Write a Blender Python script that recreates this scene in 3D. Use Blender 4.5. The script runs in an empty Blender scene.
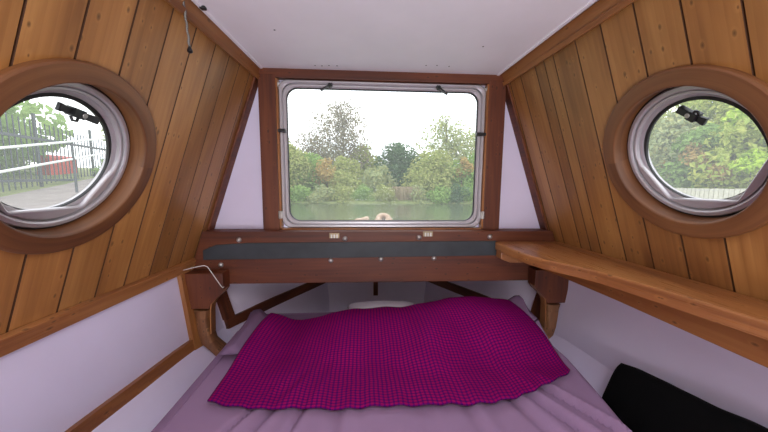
import bpy, bmesh, math, random
from mathutils import Vector, Matrix
random.seed(7)
PI = math.pi
C = bpy.context.scene.collection
ZC = 1.36                                   # eye height above the cabin floor

def P(x, y, z):                             # x across, y relative to eye height, z towards the bow
    return Vector((x, z, y + ZC))

# ------------------------------------------------------------------ materials
class NT:
    def __init__(s, name):
        s.m = bpy.data.materials.new(name); s.m.use_nodes = True
        s.t = s.m.node_tree; s.t.nodes.clear()
        s.out = s.n('ShaderNodeOutputMaterial')
    def n(s, typ, **kw):
        nd = s.t.nodes.new(typ)
        for k, v in kw.items(): setattr(nd, k, v)
        return nd
    def l(s, a, b): s.t.links.new(a, b)
    def val(s, sock, v):
        if hasattr(v, 'is_output') or isinstance(v, bpy.types.NodeSocket): s.l(v, sock)
        else: sock.default_value = v
    def math(s, op, a, b=0.0, clamp=False):
        nd = s.n('ShaderNodeMath', operation=op, use_clamp=clamp)
        s.val(nd.inputs[0], a); s.val(nd.inputs[1], b); return nd.outputs[0]
    def mix(s, f, a, b, blend='MIX'):
        nd = s.n('ShaderNodeMix', data_type='RGBA', blend_type=blend)
        s.val(nd.inputs[0], f)
        for i, v in ((6, a), (7, b)):
            s.val(nd.inputs[i], v if not isinstance(v, tuple) else (*v[:3], 1))
        return nd.outputs[2]
    def ramp(s, f, pts):
        nd = s.n('ShaderNodeValToRGB'); s.l(f, nd.inputs[0]); e = nd.color_ramp.elements
        while len(e) < len(pts): e.new(0.5)
        for k, (p, c) in zip(e, pts):
            k.position = p; k.color = (*c, 1) if len(c) == 3 else c
        return nd.outputs[0]
    def noise(s, vec, scale, detail=3, rough=.55, dist=0.):
        nd = s.n('ShaderNodeTexNoise'); s.l(vec, nd.inputs['Vector'])
        nd.inputs['Scale'].default_value = scale; nd.inputs['Detail'].default_value = detail
        nd.inputs['Roughness'].default_value = rough; nd.inputs['Distortion'].default_value = dist
        return nd.outputs['Fac']
    def mapping(s, vec, sc):
        nd = s.n('ShaderNodeMapping'); s.l(vec, nd.inputs[0]); nd.inputs['Scale'].default_value = sc
        return nd.outputs[0]
    def bsdf(s, col, rough=.5, metal=0., bump=None, bstr=.3, bdist=.002, **kw):
        b = s.n('ShaderNodeBsdfPrincipled')
        s.val(b.inputs['Base Color'], col if not isinstance(col, tuple) else (*col[:3], 1))
        s.val(b.inputs['Roughness'], rough); b.inputs['Metallic'].default_value = metal
        for k, v in kw.items(): b.inputs[k.replace('_', ' ')].default_value = v
        if bump is not None:
            bn = s.n('ShaderNodeBump'); bn.inputs['Strength'].default_value = bstr
            bn.inputs['Distance'].default_value = bdist
            s.l(bump, bn.inputs['Height']); s.l(bn.outputs[0], b.inputs['Normal'])
        s.l(b.outputs[0], s.out.inputs[0]); return b

def wood(name, light, mid, dark, rough=.38, knots=.5, vary=.35, grain=16., coat=.12):
    s = NT(name); uv = s.n('ShaderNodeTexCoord').outputs['UV']
    rnd = s.n('ShaderNodeNewGeometry').outputs['Random Per Island']
    big = s.noise(s.mapping(uv, (1.1, grain * .55, 1)), 1.0, 3, .6, .6)
    fine = s.noise(s.mapping(uv, (5., grain * 14, 1)), 1.0, 2, .6)
    # sparse knots: stretched cells
    vor = s.n('ShaderNodeTexVoronoi', voronoi_dimensions='2D'); s.l(s.mapping(uv, (3.4, 6.5, 1)), vor.inputs['Vector'])
    d = vor.outputs['Distance']
    pick = s.n('ShaderNodeSeparateColor'); s.l(vor.outputs['Color'], pick.inputs[0])
    has = s.math('LESS_THAN', pick.outputs[0], knots)
    sz = s.math('MULTIPLY_ADD', pick.outputs[1], .14); sz.node.inputs[2].default_value = .07
    k = s.math('SUBTRACT', 1.0, s.math('DIVIDE', d, sz), True)
    k = s.math('MULTIPLY', s.math('POWER', k, .6), has)
    halo = s.math('MULTIPLY', s.math('SUBTRACT', 1.0, s.math('DIVIDE', d, .3), True), has)
    rings = s.math('ADD', big, s.math('MULTIPLY', halo, .16))
    wv = s.n('ShaderNodeTexWave', wave_type='BANDS', bands_direction='Y', wave_profile='SAW')
    s.l(s.mapping(uv, (.55, 10.0, 1)), wv.inputs['Vector']); wv.inputs['Scale'].default_value = 1.5
    wv.inputs['Distortion'].default_value = 5.5; wv.inputs['Detail'].default_value = 2; wv.inputs['Detail Scale'].default_value = .5
    rings = s.math('ADD', s.math('MULTIPLY', rings, .93), s.math('MULTIPLY', wv.outputs['Fac'], .06))
    c = s.ramp(rings, [(.30, dark), (.49, mid), (.68, light)])
    c = s.mix(s.math('MULTIPLY', fine, .35), c, tuple(v * .55 for v in mid), 'MIX')
    v = s.math('MULTIPLY_ADD', rnd, vary); v.node.inputs[2].default_value = 1 - vary / 2
    vv = s.n('ShaderNodeCombineColor')
    s.l(v, vv.inputs[0]); s.l(v, vv.inputs[1]); s.l(v, vv.inputs[2])
    c = s.mix(1.0, c, vv.outputs[0], 'MULTIPLY')
    c = s.mix(s.math('MULTIPLY', k, .85), c, tuple(v * .28 for v in dark))
    r = s.math('MULTIPLY_ADD', fine, .2); r.node.inputs[2].default_value = rough - .1
    s.bsdf(c, r, bump=fine, bstr=.12, bdist=.0015, Coat_Weight=coat, Coat_Roughness=.3)
    return s.m

def plain(name, col, rough=.5, metal=0., nscale=0, namp=.15, bump=0, bscale=60, **kw):
    s = NT(name); oc = s.n('ShaderNodeTexCoord').outputs['Object']
    c = col
    if nscale:
        n = s.noise(oc, nscale, 4)
        c = s.ramp(n, [(.3, tuple(v * (1 - namp) for v in col)), (.7, tuple(min(1, v * (1 + namp)) for v in col))])
    b = s.noise(oc, bscale, 3) if bump else None
    s.bsdf(c, rough, metal, b, bump, **kw); return s.m

M = {}
M['pine'] = wood('pine_boards', (.49, .235, .072), (.355, .152, .043), (.20, .074, .02), knots=.26, vary=.36)
M['trim'] = wood('pine_trim', (.44, .195, .062), (.33, .125, .036), (.19, .06, .017), knots=.2, vary=.2)
M['ring'] = wood('varnished_ring', (.25, .105, .038), (.165, .062, .022), (.085, .030, .012), rough=.46, knots=0, vary=.1, grain=26, coat=.04)
M['red'] = wood('red_softwood', (.20, .054, .015), (.125, .029, .009), (.045, .010, .005), rough=.55, knots=.3, vary=.2, coat=.0)
M['shelf'] = wood('shelf_pine', (.52, .24, .082), (.39, .155, .05), (.21, .07, .023), rough=.3, knots=.3, vary=.1)
M['knee'] = wood('raw_timber', (.36, .175, .075), (.24, .10, .04), (.09, .032, .013), rough=.6, knots=.8, vary=.3, grain=7)
M['lilac'] = plain('lilac_white_paint', (.72, .66, .84), .42, nscale=3, namp=.03, bump=.05, bscale=25)
M['ceil'] = plain('ceiling_paint', (.89, .855, .925), .5, nscale=5, namp=.025, bump=.05, bscale=30)
M['lilac_lit'] = plain('lilac_paint_lit', (.88, .78, .95), .45, nscale=3, namp=.03)  # lilac wall paint again, with light put into the colour for the dim recess
M['white'] = plain('white_paint', (.74, .74, .76), .5, nscale=4, namp=.04)
M['alu'] = plain('aluminium', (.50, .475, .50), .36, .4)
M['galv'] = plain('galvanised', (.50, .48, .46), .5, .8)
M['chain'] = plain('dull_chain_metal', (.20, .185, .17), .5, .6)
M['brass'] = plain('dull_brass', (.30, .23, .14), .45, .7, nscale=60, namp=.2)
M['rubber'] = plain('black_rubber', (.018, .018, .02), .55)
M['strap'] = plain('dark_grey_strap', (.030, .036, .042), .6, nscale=9, namp=.25, bump=.1)
M['plastic'] = plain('black_plastic', (.012, .012, .014), .35)
M['cush'] = plain('black_fabric', (.0035, .0035, .004), .95, bump=.4, bscale=300, Specular_IOR_Level=.1)
M['wire'] = plain('white_cable', (.75, .74, .72), .4)
M['joint'] = plain('joint_shade', (.075, .028, .011), .6)
M['shade_back'] = plain('dark_backing', (.03, .016, .009), .8)
M['floor'] = plain('floor_board', (.55, .46, .38), .5, nscale=8)
M['hull'] = plain('hull_paint', (.03, .05, .06), .4)
M['rope'] = plain('cream_rope', (.52, .37, .26), .8, bump=.8, bscale=120)

def cloth(name, col, dark):
    s = NT(name); t = s.n('ShaderNodeTexCoord'); oc = t.outputs['Object']
    n = s.noise(oc, 4, 3); f = s.noise(oc, 420, 2)
    c = s.ramp(n, [(.3, dark), (.7, col)])
    b = s.bsdf(c, .85, bump=f, bstr=.15, bdist=.001)
    b.inputs['Specular IOR Level'].default_value = .15
    return s.m
M['sheet'] = cloth('mauve_sheet', (.315, .205, .335), (.285, .183, .305))
M['slip'] = cloth('mauve_sheet_shaded', (.20, .125, .215), (.17, .105, .185))  # same cloth as the sheet, with shade put into the colour
M['linen'] = cloth('white_linen_shaded', (.50, .46, .52), (.45, .42, .47))  # white linen greyed: the shade under the beam is put into the colour

def gingham():
    s = NT('magenta_gingham'); uv = s.n('ShaderNodeTexCoord').outputs['UV']
    sp = s.n('ShaderNodeSeparateXYZ'); s.l(uv, sp.inputs[0])
    wob = s.noise(uv, 9, 2)
    cell = .0155
    def stripe(c):
        w = s.math('ADD', s.math('DIVIDE', c, cell), s.math('MULTIPLY', wob, .5))
        return s.math('LESS_THAN', s.math('FRACT', w), .42)
    a, b = stripe(sp.outputs[0]), stripe(sp.outputs[1])
    n = s.noise(uv, 5, 3)
    base = s.ramp(n, [(.3, (.25, .001, .080)), (.7, (.335, .002, .115))])
    one = (.135, .001, .100)
    c = s.mix(a, base, one)
    c = s.mix(b, c, (.14, .001, .088))
    c = s.mix(s.math('MULTIPLY', a, b), c, (.055, .001, .105))
    f = s.noise(uv, 500, 2)
    bb = s.bsdf(c, .8, bump=f, bstr=.3, bdist=.001)
    bb.inputs['Specular IOR Level'].default_value = .08
    return s.m
M['blanket'] = gingham()

def glass():
    s = NT('window_glass')
    tr = s.n('ShaderNodeBsdfTransparent'); tr.inputs[0].default_value = (.96, .97, .97, 1)
    gl = s.n('ShaderNodeBsdfGlossy'); gl.inputs['Roughness'].default_value = .02
    fr = s.n('ShaderNodeFresnel'); fr.inputs['IOR'].default_value = 1.45
    f = s.math('MULTIPLY', fr.outputs[0], .05)
    mx = s.n('ShaderNodeMixShader'); s.l(f, mx.inputs[0]); s.l(tr.outputs[0], mx.inputs[1]); s.l(gl.outputs[0], mx.inputs[2])
    di = s.n('ShaderNodeBsdfTranslucent'); di.inputs[0].default_value = (.9, .92, .93, 1)   # film of dust
    m2 = s.n('ShaderNodeMixShader'); m2.inputs[0].default_value = .07
    s.l(mx.outputs[0], m2.inputs[1]); s.l(di.outputs[0], m2.inputs[2])
    s.l(m2.outputs[0], s.out.inputs[0]); return s.m
M['glass'] = glass()

def water():
    s = NT('canal_water'); oc = s.n('ShaderNodeTexCoord').outputs['Object']
    n = s.noise(s.mapping(oc, (1, .35, 1)), 2.2, 3)
    s.bsdf((.09, .11, .06), .12, bump=n, bstr=.12, bdist=.03); return s.m
M['water'] = water()

def leafmat(name, cols, trans=.35):
    s = NT(name); rnd = s.n('ShaderNodeNewGeometry').outputs['Random Per Island']
    k = len(cols)
    c = s.ramp(rnd, [(i / max(1, k - 1), col) for i, col in enumerate(cols)])
    d = s.n('ShaderNodeBsdfDiffuse'); s.l(c, d.inputs[0])
    t = s.n('ShaderNodeBsdfTranslucent'); s.l(c, t.inputs[0])
    mx = s.n('ShaderNodeMixShader'); mx.inputs[0].default_value = trans
    s.l(d.outputs[0], mx.inputs[1]); s.l(t.outputs[0], mx.inputs[2]); s.l(mx.outputs[0], s.out.inputs[0])
    return s.m
L = {
 'yellowgreen': leafmat('yellow_green_leaves', [(0.339, 0.418, 0.094), (0.474, 0.544, 0.141), (0.566, 0.581, 0.159), (0.384, 0.499, 0.122)]),
 'green': leafmat('green_leaves', [(0.225, 0.360, 0.102), (0.339, 0.486, 0.149), (0.293, 0.430, 0.141)]),
 'dark': leafmat('dark_green_leaves', [(0.088, 0.161, 0.081), (0.137, 0.226, 0.113), (0.169, 0.250, 0.137)]),
 'airy': leafmat('dull_autumn_leaves', [(0.267, 0.242, 0.209), (0.338, 0.298, 0.226), (0.290, 0.290, 0.202), (0.338, 0.267, 0.194)]),
 'pale': leafmat('pale_green_leaves', [(0.354, 0.423, 0.237), (0.443, 0.492, 0.265), (0.412, 0.451, 0.216), (0.511, 0.492, 0.216)]),
 'orange': leafmat('orange_leaves', [(0.511, 0.354, 0.138), (0.571, 0.412, 0.167), (0.443, 0.375, 0.148)]),
 'olive': leafmat('olive_leaves', [(.33, .39, .14), (.42, .47, .17), (.46, .46, .19), (.37, .43, .15)]),
 'lime': leafmat('lime_leaves', [(0.474, 0.649, 0.075), (0.566, 0.719, 0.111), (0.407, 0.581, 0.094)]),
 'tan': leafmat('tan_reeds', [(0.403, 0.322, 0.226), (0.355, 0.307, 0.177), (0.443, 0.338, 0.267)]),
}
M['bark'] = plain('bark', (.16, .13, .11), .9, nscale=6, namp=.3)
def grassy(name, a, b):
    s = NT(name); oc = s.n('ShaderNodeTexCoord').outputs['Object']
    c = s.ramp(s.noise(oc, 3.5, 5), [(.35, a), (.65, b)]); s.bsdf(c, .95); return s.m
M['grass'] = grassy('bank_grass', (.13, .17, .055), (.22, .24, .09))
M['path'] = grassy('towpath_gravel', (.22, .185, .175), (.28, .24, .225))
M['steel'] = plain('dark_steel', (.06, .07, .085), .5, .2)
M['rail'] = plain('white_rail', (.75, .76, .78), .5)
M['redp'] = plain('red_plastic', (.62, .06, .05), .5)
M['fence'] = plain('weathered_fence', (.60, .57, .48), .8, nscale=5, namp=.12)

# ------------------------------------------------------------------ mesh helpers
class MB:
    def __init__(s): s.v = []; s.f = []; s.uv = []; s.sm = []; s.mi = {}
    def add(s, verts, faces, g=(0, 1, 0), smooth=False):
        o = len(s.v); verts = [Vector(v) for v in verts]; s.v += verts
        g = Vector(g).normalized(); ou, ov = random.uniform(0, 40), random.uniform(0, 40)
        for f in faces:
            pts = [verts[i] for i in f]
            n = Vector((0, 0, 0))
            for i in range(len(pts)):
                n += (pts[i] - pts[0]).cross(pts[(i + 1) % len(pts)] - pts[0])
            if n.length < 1e-12: n = Vector((0, 0, 1))
            n.normalize()
            gg = g - n * g.dot(n)
            if gg.length < .2: gg = n.orthogonal()
            gg.normalize(); h = n.cross(gg)
            s.f.append([i + o for i in f]); s.sm.append(smooth)
            s.uv.append([(p.dot(gg) + ou, p.dot(h) + ov) for p in pts])
        return s
    def box(s, lo, hi, g=(0, 1, 0), b=0.):
        return s.hexa([(lo[0], lo[1], lo[2]), (hi[0], lo[1], lo[2]), (hi[0], hi[1], lo[2]), (lo[0], hi[1], lo[2]),
                       (lo[0], lo[1], hi[2]), (hi[0], lo[1], hi[2]), (hi[0], hi[1], hi[2]), (lo[0], hi[1], hi[2])], g)
    def hexa(s, v, g=(0, 1, 0)):
        return s.add(v, [(3, 2, 1, 0), (4, 5, 6, 7), (0, 1, 5, 4), (1, 2, 6, 5), (2, 3, 7, 6), (3, 0, 4, 7)], g)
    def bar(s, path, prof, up=(0, 0, 1), closed=False, smooth=False, g=None, radii=None):
        """sweep a closed 2-D profile along a path"""
        path = [Vector(p) for p in path]; n = len(path); k = len(prof); up = Vector(up); vs = []
        for i, p in enumerate(path):
            a = path[i - 1] if (i or closed) else p; b = path[(i + 1) % n] if (i < n - 1 or closed) else p
            t = (b - a).normalized(); x = t.cross(up)
            if x.length < 1e-4: x = t.orthogonal()
            x.normalize(); y = x.cross(t)
            r = radii[i] if radii else 1.
            vs += [p + x * (u * r) + y * (w * r) for u, w in prof]
        fs = []
        for i in range(n if closed else n - 1):
            j = (i + 1) % n
            for q in range(k):
                fs.append((i * k + q, i * k + (q + 1) % k, j * k + (q + 1) % k, j * k + q))
        if not closed: fs += [tuple(range(k))[::-1], tuple((n - 1) * k + q for q in range(k))]
        return s.add(vs, fs, g or (path[-1] - path[0] if not closed else (1, 0, 0)), smooth)
    def tube(s, path, r, seg=8, radii=None, closed=False):
        return s.bar(path, [(r * math.cos(2 * PI * i / seg), r * math.sin(2 * PI * i / seg)) for i in range(seg)],
                     up=(.13, .21, .97), smooth=True, radii=radii, closed=closed)
    def lathe(s, o, ax, u, prof, seg=64, smooth=True, closed=False, g=None):
        """prof: (radius, distance along ax)"""
        o, ax, u = Vector(o), Vector(ax).normalized(), Vector(u).normalized(); w = ax.cross(u); k = len(prof); vs = []
        for i in range(seg):
            a = 2 * PI * i / seg; d = u * math.cos(a) + w * math.sin(a)
            vs += [o + d * (r(a) if callable(r) else r) + ax * h for r, h in prof]
        fs = []
        for i in range(seg):
            j = (i + 1) % seg
            for q in range(k if closed else k - 1):
                q2 = (q + 1) % k
                fs.append((i * k + q, j * k + q, j * k + q2, i * k + q2))
        return s.add(vs, fs, g or u, smooth)
    def prism(s, pts, d, g=(1, 0, 0), smooth=False):
        """extrude a polygon by vector d"""
        k = len(pts); pts = [Vector(p) for p in pts]; d = Vector(d)
        return s.add(pts + [p + d for p in pts], [tuple(range(k))[::-1], tuple(range(k, 2 * k))] +
                     [(i, (i + 1) % k, (i + 1) % k + k, i + k) for i in range(k)], g, smooth)
    def ball(s, c, r, seg=10, sc=(1, 1, 1)):
        vs = [Vector(c) + Vector((0, 0, r * sc[2]))]; rings = seg // 2
        for i in range(1, rings):
            for j in range(seg):
                t, a = PI * i / rings, 2 * PI * j / seg
                vs.append(Vector(c) + Vector((r * math.sin(t) * math.cos(a) * sc[0], r * math.sin(t) * math.sin(a) * sc[1], r * math.cos(t) * sc[2])))
        vs.append(Vector(c) - Vector((0, 0, r * sc[2]))); fs = []
        for j in range(seg):
            fs.append((0, 1 + j, 1 + (j + 1) % seg)); b = 1 + (rings - 2) * seg
            fs.append((len(vs) - 1, b + (j + 1) % seg, b + j))
            for i in range(rings - 2):
                a0 = 1 + i * seg
                fs.append((a0 + j, a0 + seg + j, a0 + seg + (j + 1) % seg, a0 + (j + 1) % seg))
        return s.add(vs, fs, (1, 0, 0), True)
    def build(s, name, mat, parent=None, bevel=0., fix=True, origin=None, sharp=.7):
        o = Vector(origin) if origin is not None else Vector((0, 0, 0))
        me = bpy.data.meshes.new(name)
        me.from_pydata([v - o for v in s.v], [], s.f)
        uvl = me.uv_layers.new(name='UVMap'); i = 0
        for fuv in s.uv:
            for c in fuv: uvl.data[i].uv = c; i += 1
        me.polygons.foreach_set('use_smooth', s.sm); me.materials.append(mat)
        if fix:
            bm = bmesh.new(); bm.from_mesh(me); bmesh.ops.recalc_face_normals(bm, faces=bm.faces)
            if bevel:
                es = [e for e in bm.edges if len(e.link_faces) == 2 and e.calc_face_angle(0) > .6]
                bmesh.ops.bevel(bm, geom=es, offset=bevel, segments=2, affect='EDGES', profile=.6)
            bm.to_mesh(me); bm.free()
        for k_, v_ in s.mi.items(): me.polygons[k_].material_index = v_
        if any(s.sm): me.set_sharp_from_angle(angle=sharp)
        ob = bpy.data.objects.new(name, me); C.objects.link(ob); ob.location = o
        if parent:
            ob.parent = parent
            ob.location = o - WL.get(parent.name, Vector((0, 0, 0)))
        WL[ob.name] = o
        return ob
WL = {}                                     # world origins (no rotations are used on parents)

def tag(o, label=None, cat=None, group=None, kind=None):
    if label: o['label'] = label
    if cat: o['category'] = cat
    if group: o['group'] = group
    if kind: o['kind'] = kind
    return o
def empty(name, loc):
    o = bpy.data.objects.new(name, None); o.empty_display_size = .05; C.objects.link(o)
    o.location = loc; WL[o.name] = Vector(loc); return o
def smooth(a, b, x):
    t = min(1, max(0, (x - a) / (b - a))); return t * t * (3 - 2 * t)
def lerp(tab, x):
    if x <= tab[0][0]: return tab[0][1]
    for (a, p), (b, q) in zip(tab, tab[1:]):
        if x <= b: return p + (q - p) * (x - a) / (b - a)
    return tab[-1][1]
def vnoise(x, y, seed=0):
    def h(i, j):
        n = math.sin(i * 127.1 + j * 311.7 + seed * 74.7) * 43758.5453; return n - math.floor(n)
    i, j = math.floor(x), math.floor(y); u, v = x - i, y - j
    u, v = u * u * (3 - 2 * u), v * v * (3 - 2 * v)
    return (h(i, j) * (1 - u) + h(i + 1, j) * u) * (1 - v) + (h(i, j + 1) * (1 - u) + h(i + 1, j + 1) * u) * v - .5

# ------------------------------------------------------------------ hull shape
GY, TY = -.4394, .594
KS = (.6338 - .9943) / (TY - GY)
def W(y, z): return .9943 + KS * (y - GY) + .0423 * (1.6 - z)
WR = [(-1.4, 1.07), (0, 1.06), (.85, 1.03), (1.1, 1.0), (1.38, .965), (1.5, .925), (1.6, .895), (1.72, .83), (1.94, .71), (2.28, .5), (2.40, .43)]
WG = [(-1.4, 1.121), (1.5, .998), (1.6, .99), (1.94, .86), (2.28, .64), (2.40, .57)]
def hermite(tab, n=4):
    out = []
    for i in range(len(tab) - 1):
        (x0, y0), (x1, y1) = tab[i], tab[i + 1]; dx = x1 - x0
        sl = (y1 - y0) / dx
        a = (tab[i + 1][1] - tab[i - 1][1]) / (tab[i + 1][0] - tab[i - 1][0]) if i else sl
        b = (tab[i + 2][1] - y0) / (tab[i + 2][0] - x0) if i + 2 < len(tab) else sl
        for k in range(n):
            t = k / n; out.append((x0 + dx * t, (2 * t**3 - 3 * t**2 + 1) * y0 + (t**3 - 2 * t**2 + t) * dx * a + (3 * t**2 - 2 * t**3) * y1 + (t**3 - t**2) * dx * b))
    return out + [tab[-1]]
WR = hermite(WR); WG = hermite(WG)
UPV = Vector((KS, 0, 1)).normalized()
def upv(s): return Vector((s * UPV.x, 0, UPV.z))
def outv(s): return Vector((s * UPV.z, 0, -UPV.x))

PORT = {-1: (.0530, .8219), 1: (.0875, .8227)}
def port_origin(s):
    y, z = PORT[s]; return P(s * W(y, z), y, z)

# ---- planked side walls
PITCH = .1135
def planks(s):
    name = 'wall_left' if s < 0 else 'wall_right'
    edges = ([.65, .758, .873, .987, 1.098, 1.217, 1.319, 1.407, 1.51, 1.605] if s < 0 else
             [.639, .75, .863, .977, 1.087, 1.207, 1.265, 1.325, 1.44, 1.535, 1.605])
    while edges[0] > -1.4: edges.insert(0, edges[0] - PITCH)
    n = outv(s); m = MB(); ch = .0012; gap = .0016; th = .016
    for z0, z1 in zip(edges, edges[1:]):
        prof = [(z0 + gap, th), (z0 + gap, .006), (z0 + gap + ch, 0), (z1 - gap - ch, 0), (z1 - gap, .006), (z1 - gap, th)]
        vs = []
        for y in (GY, TY):
            vs += [P(s * W(y, zz), y, zz) + n * d for zz, d in prof]
        k = len(prof)
        f0 = len(m.f)
        m.add(vs, [tuple(range(k)), tuple(range(k, 2 * k))] + [(i, (i + 1) % k, (i + 1) % k + k, i + k) for i in range(k)], upv(s))
        for e in (0, 1, 3, 4): m.mi[f0 + 2 + e] = 1          # shade of the joints, painted as dark varnish on the board edges
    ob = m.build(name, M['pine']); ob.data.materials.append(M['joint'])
    # backing behind the boards, coloured dark so the joints read as shade
    vs = []
    for d in (.0165, .058):
        vs += [P(s * W(y, z), y, z) + n * d for y, z in ((GY - .02, -1.4), (GY - .02, 1.64), (TY + .02, 1.64), (TY + .02, -1.4))]
    bk = MB().hexa(vs, upv(s)).build('backing', M['shade_back'], ob)
    c = MB().lathe(port_origin(s), n, (0, 1, 0), [(0, -.2), (.222, -.2), (.222, .2), (0, .2)], 96, False)
    cut = c.build('cutter', M['pine'])
    for o in (ob, bk):
        md = o.modifiers.new('hole', 'BOOLEAN'); md.operation = 'DIFFERENCE'; md.object = cut; md.solver = 'EXACT'
        dg = bpy.context.evaluated_depsgraph_get(); me = bpy.data.meshes.new_from_object(o.evaluated_get(dg))
        o.modifiers.clear(); o.data = me
    bpy.data.objects.remove(cut)
    tag(ob, kind='structure'); return ob
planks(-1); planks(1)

# ---- lower lining: gunwale -> rail -> ledge -> floor, running on into the bow
ZS = sorted(set([-1.4, -1, -.6, -.3] + [x / 20 for x in range(0, 28)] + [round(1.4 + x * .05, 3) for x in range(21)]))
def lower_pts(s, z, bow=False):
    g = lerp(WG, z); r = lerp(WR, z); dr = .22 if z <= 1.6 and not bow else .02
    return [(s * g, GY), (s * r, -.815), (s * (r - dr), -.985), (s * (r - dr), -1.36)]
def lining(name, s, rows, za, zb, th=.02, kind='structure'):
    """a skin between two of the lining's corner lines"""
    zs = [z for z in ZS if za <= z <= zb]; vs = []
    for z in zs:
        (x0, y0), (x1, y1) = [lower_pts(s, z, za >= 1.6)[i] for i in rows]
        n = Vector((x1 - x0, 0, y1 - y0)).normalized(); n = Vector((n.z, 0, -n.x))
        if n.x * s < 0: n = -n
        vs += [P(x0, y0, z), P(x1, y1, z), P(x1, y1, z) + n * th, P(x0, y0, z) + n * th]
    fs = [(i * 4 + q, i * 4 + (q + 1) % 4, i * 4 + 4 + (q + 1) % 4, i * 4 + 4 + q) for i in range(len(zs) - 1) for q in range(4)]
    fs += [(0, 1, 2, 3), tuple(4 * len(zs) - 4 + q for q in range(4))]
    return tag(MB().add(vs, fs, smooth=True).build(name, M['lilac_lit' if za >= 1.6 else 'lilac']), kind=kind)
for s, nm in ((-1, 'left'), (1, 'right')):
    lining('wall_%s_lower' % nm, s, (0, 1), -1.4, 1.6)
    lining('wall_%s_ledge' % nm, s, (1, 2), -1.4, 1.6)
    lining('wall_%s_skirting' % nm, s, (2, 3), -1.4, 1.6)
    for k, rows in enumerate(((0, 1), (1, 2), (2, 3))):
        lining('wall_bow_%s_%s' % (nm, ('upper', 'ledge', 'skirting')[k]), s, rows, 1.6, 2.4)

# ---- floor, ceiling, end walls, foredeck
tag(MB().box((-1.1, -1.42, -.03), (1.1, 2.9, 0)).build('floor', M['floor']), kind='structure')
m = MB()
cw = lambda z: W(TY, z) + .05
m.hexa([P(-cw(-1.4), TY, -1.4), P(cw(-1.4), TY, -1.4), P(cw(1.64), TY, 1.64), P(-cw(1.64), TY, 1.64),
        P(-cw(-1.4), TY + .04, -1.4), P(cw(-1.4), TY + .04, -1.4), P(cw(1.64), TY + .04, 1.64), P(-cw(1.64), TY + .04, 1.64)])
ceiling = m.build('ceiling', M['ceil']); tag(ceiling, kind='structure')
m = MB()
def ce(z): return .607 + .010 * (1.6 - z) + .018 * (1.6 - z)
m.hexa([P(-ce(-1.4) - .03, .578, -1.4), P(ce(-1.4), .578, -1.4), P(ce(1.585), .578, 1.585), P(-ce(1.585) - .018, .578, 1.585),
        P(-ce(-1.4) - .03, TY + .001, -1.4), P(ce(-1.4), TY + .001, -1.4), P(ce(1.585), TY + .001, 1.585), P(-ce(1.585) - .018, TY + .001, 1.585)])
panel = m.build('ceiling_panel', M['ceil'], ceiling, bevel=.004)
for x, z in ((-.345, 1.513), (-.312, 1.516), (-.276, 1.507), (-.237, 1.51), (.2, 1.47), (.253, 1.466), (.315, 1.473), (-.44, 1.19), (.40, 1.26)):
    MB().lathe(P(x, .5785, z), (0, 0, 1), (1, 0, 0), [(0, -.0012), (.0035, -.0012), (.0045, .001)], 10).build('screw_hole', M['plastic'], ceiling)
for sx in (-1, 1):
    m = MB(); vs = []
    for z in (-1.4, 1.585):
        xe = (-(ce(z) + (.03 if z < 0 else .018)) if sx < 0 else ce(z))
        vs += [P(xe + sx * .002, .5735, z), P(xe - sx * .010, .5735, z), P(xe - sx * .012, .5785, z), P(xe + sx * .002, .5785, z)]
    m.add(vs, [(0, 1, 2, 3), (4, 5, 6, 7), (0, 1, 5, 4), (1, 2, 6, 5), (2, 3, 7, 6), (3, 0, 4, 7)]).build('edge_bead', M['ceil'], ceiling)
MB().box((-.640, 1.050, .569 + ZC), (-.622, 1.066, .5785 + ZC)).build('ceiling_clip', M['plastic'], ceiling, bevel=.003)

# front bulkhead: white panel with the window opening; below it the berth runs on under the foredeck
WX0, WX1, WY0, WY1 = -.545, .550, -.240, .530
m = MB(); z0, z1 = 1.60, 1.63
def bslab(pts): m.prism([P(x, y, z0) for x, y in pts], (0, z1 - z0, 0))
bslab([(-W(TY, 1.6), TY), (W(TY, 1.6), TY), (W(WY1, 1.6), WY1), (-W(WY1, 1.6), WY1)])
bslab([(-W(WY1, 1.6), WY1), (WX0, WY1), (WX0, WY0), (-W(WY0, 1.6), WY0)])
bslab([(WX1, WY1), (W(WY1, 1.6), WY1), (W(WY0, 1.6), WY0), (WX1, WY0)])
bslab([(-W(WY0, 1.6), WY0), (W(WY0, 1.6), WY0), (W(-.44, 1.6), -.44), (-W(-.44, 1.6), -.44)])
tag(m.build('wall_front', M['lilac']), kind='structure')
# foredeck above the bow recess
m = MB(); ring = [(lerp(WG, z) + .03, z) for z in ZS if z >= 1.6] + [(.42, 2.65), (.22, 2.9), (0.0, 3.0)]
pts = [P(x, GY - .005, z) for x, z in ring] + [P(-x, GY - .005, z) for x, z in reversed(ring[:-1])]
m.prism(pts, (0, 0, .03)); tag(m.build('foredeck', M['hull']), kind='structure')
tag(MB().prism([P(-.62, GY, 2.4), P(.62, GY, 2.4), P(.62, -1.36, 2.4), P(-.62, -1.36, 2.4)], (0, .03, 0)).build('wall_bow_end', M['lilac_lit']), kind='structure')
# rear wall with an open doorway
m = MB(); DW, DT = .42, .50
for s in (-1, 1):
    m.prism([P(s * DW, -1.36, -1.4), P(s * 1.1, -1.36, -1.4), P(s * 1.121, GY, -1.4), P(s * (W(TY, -1.4) + .01), TY, -1.4), P(s * DW, TY, -1.4)], (0, -.03, 0))
m.box((-DW, -1.43, DT + ZC), (DW, -1.40, TY + ZC)); tag(m.build('wall_rear', M['white']), kind='structure')

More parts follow.
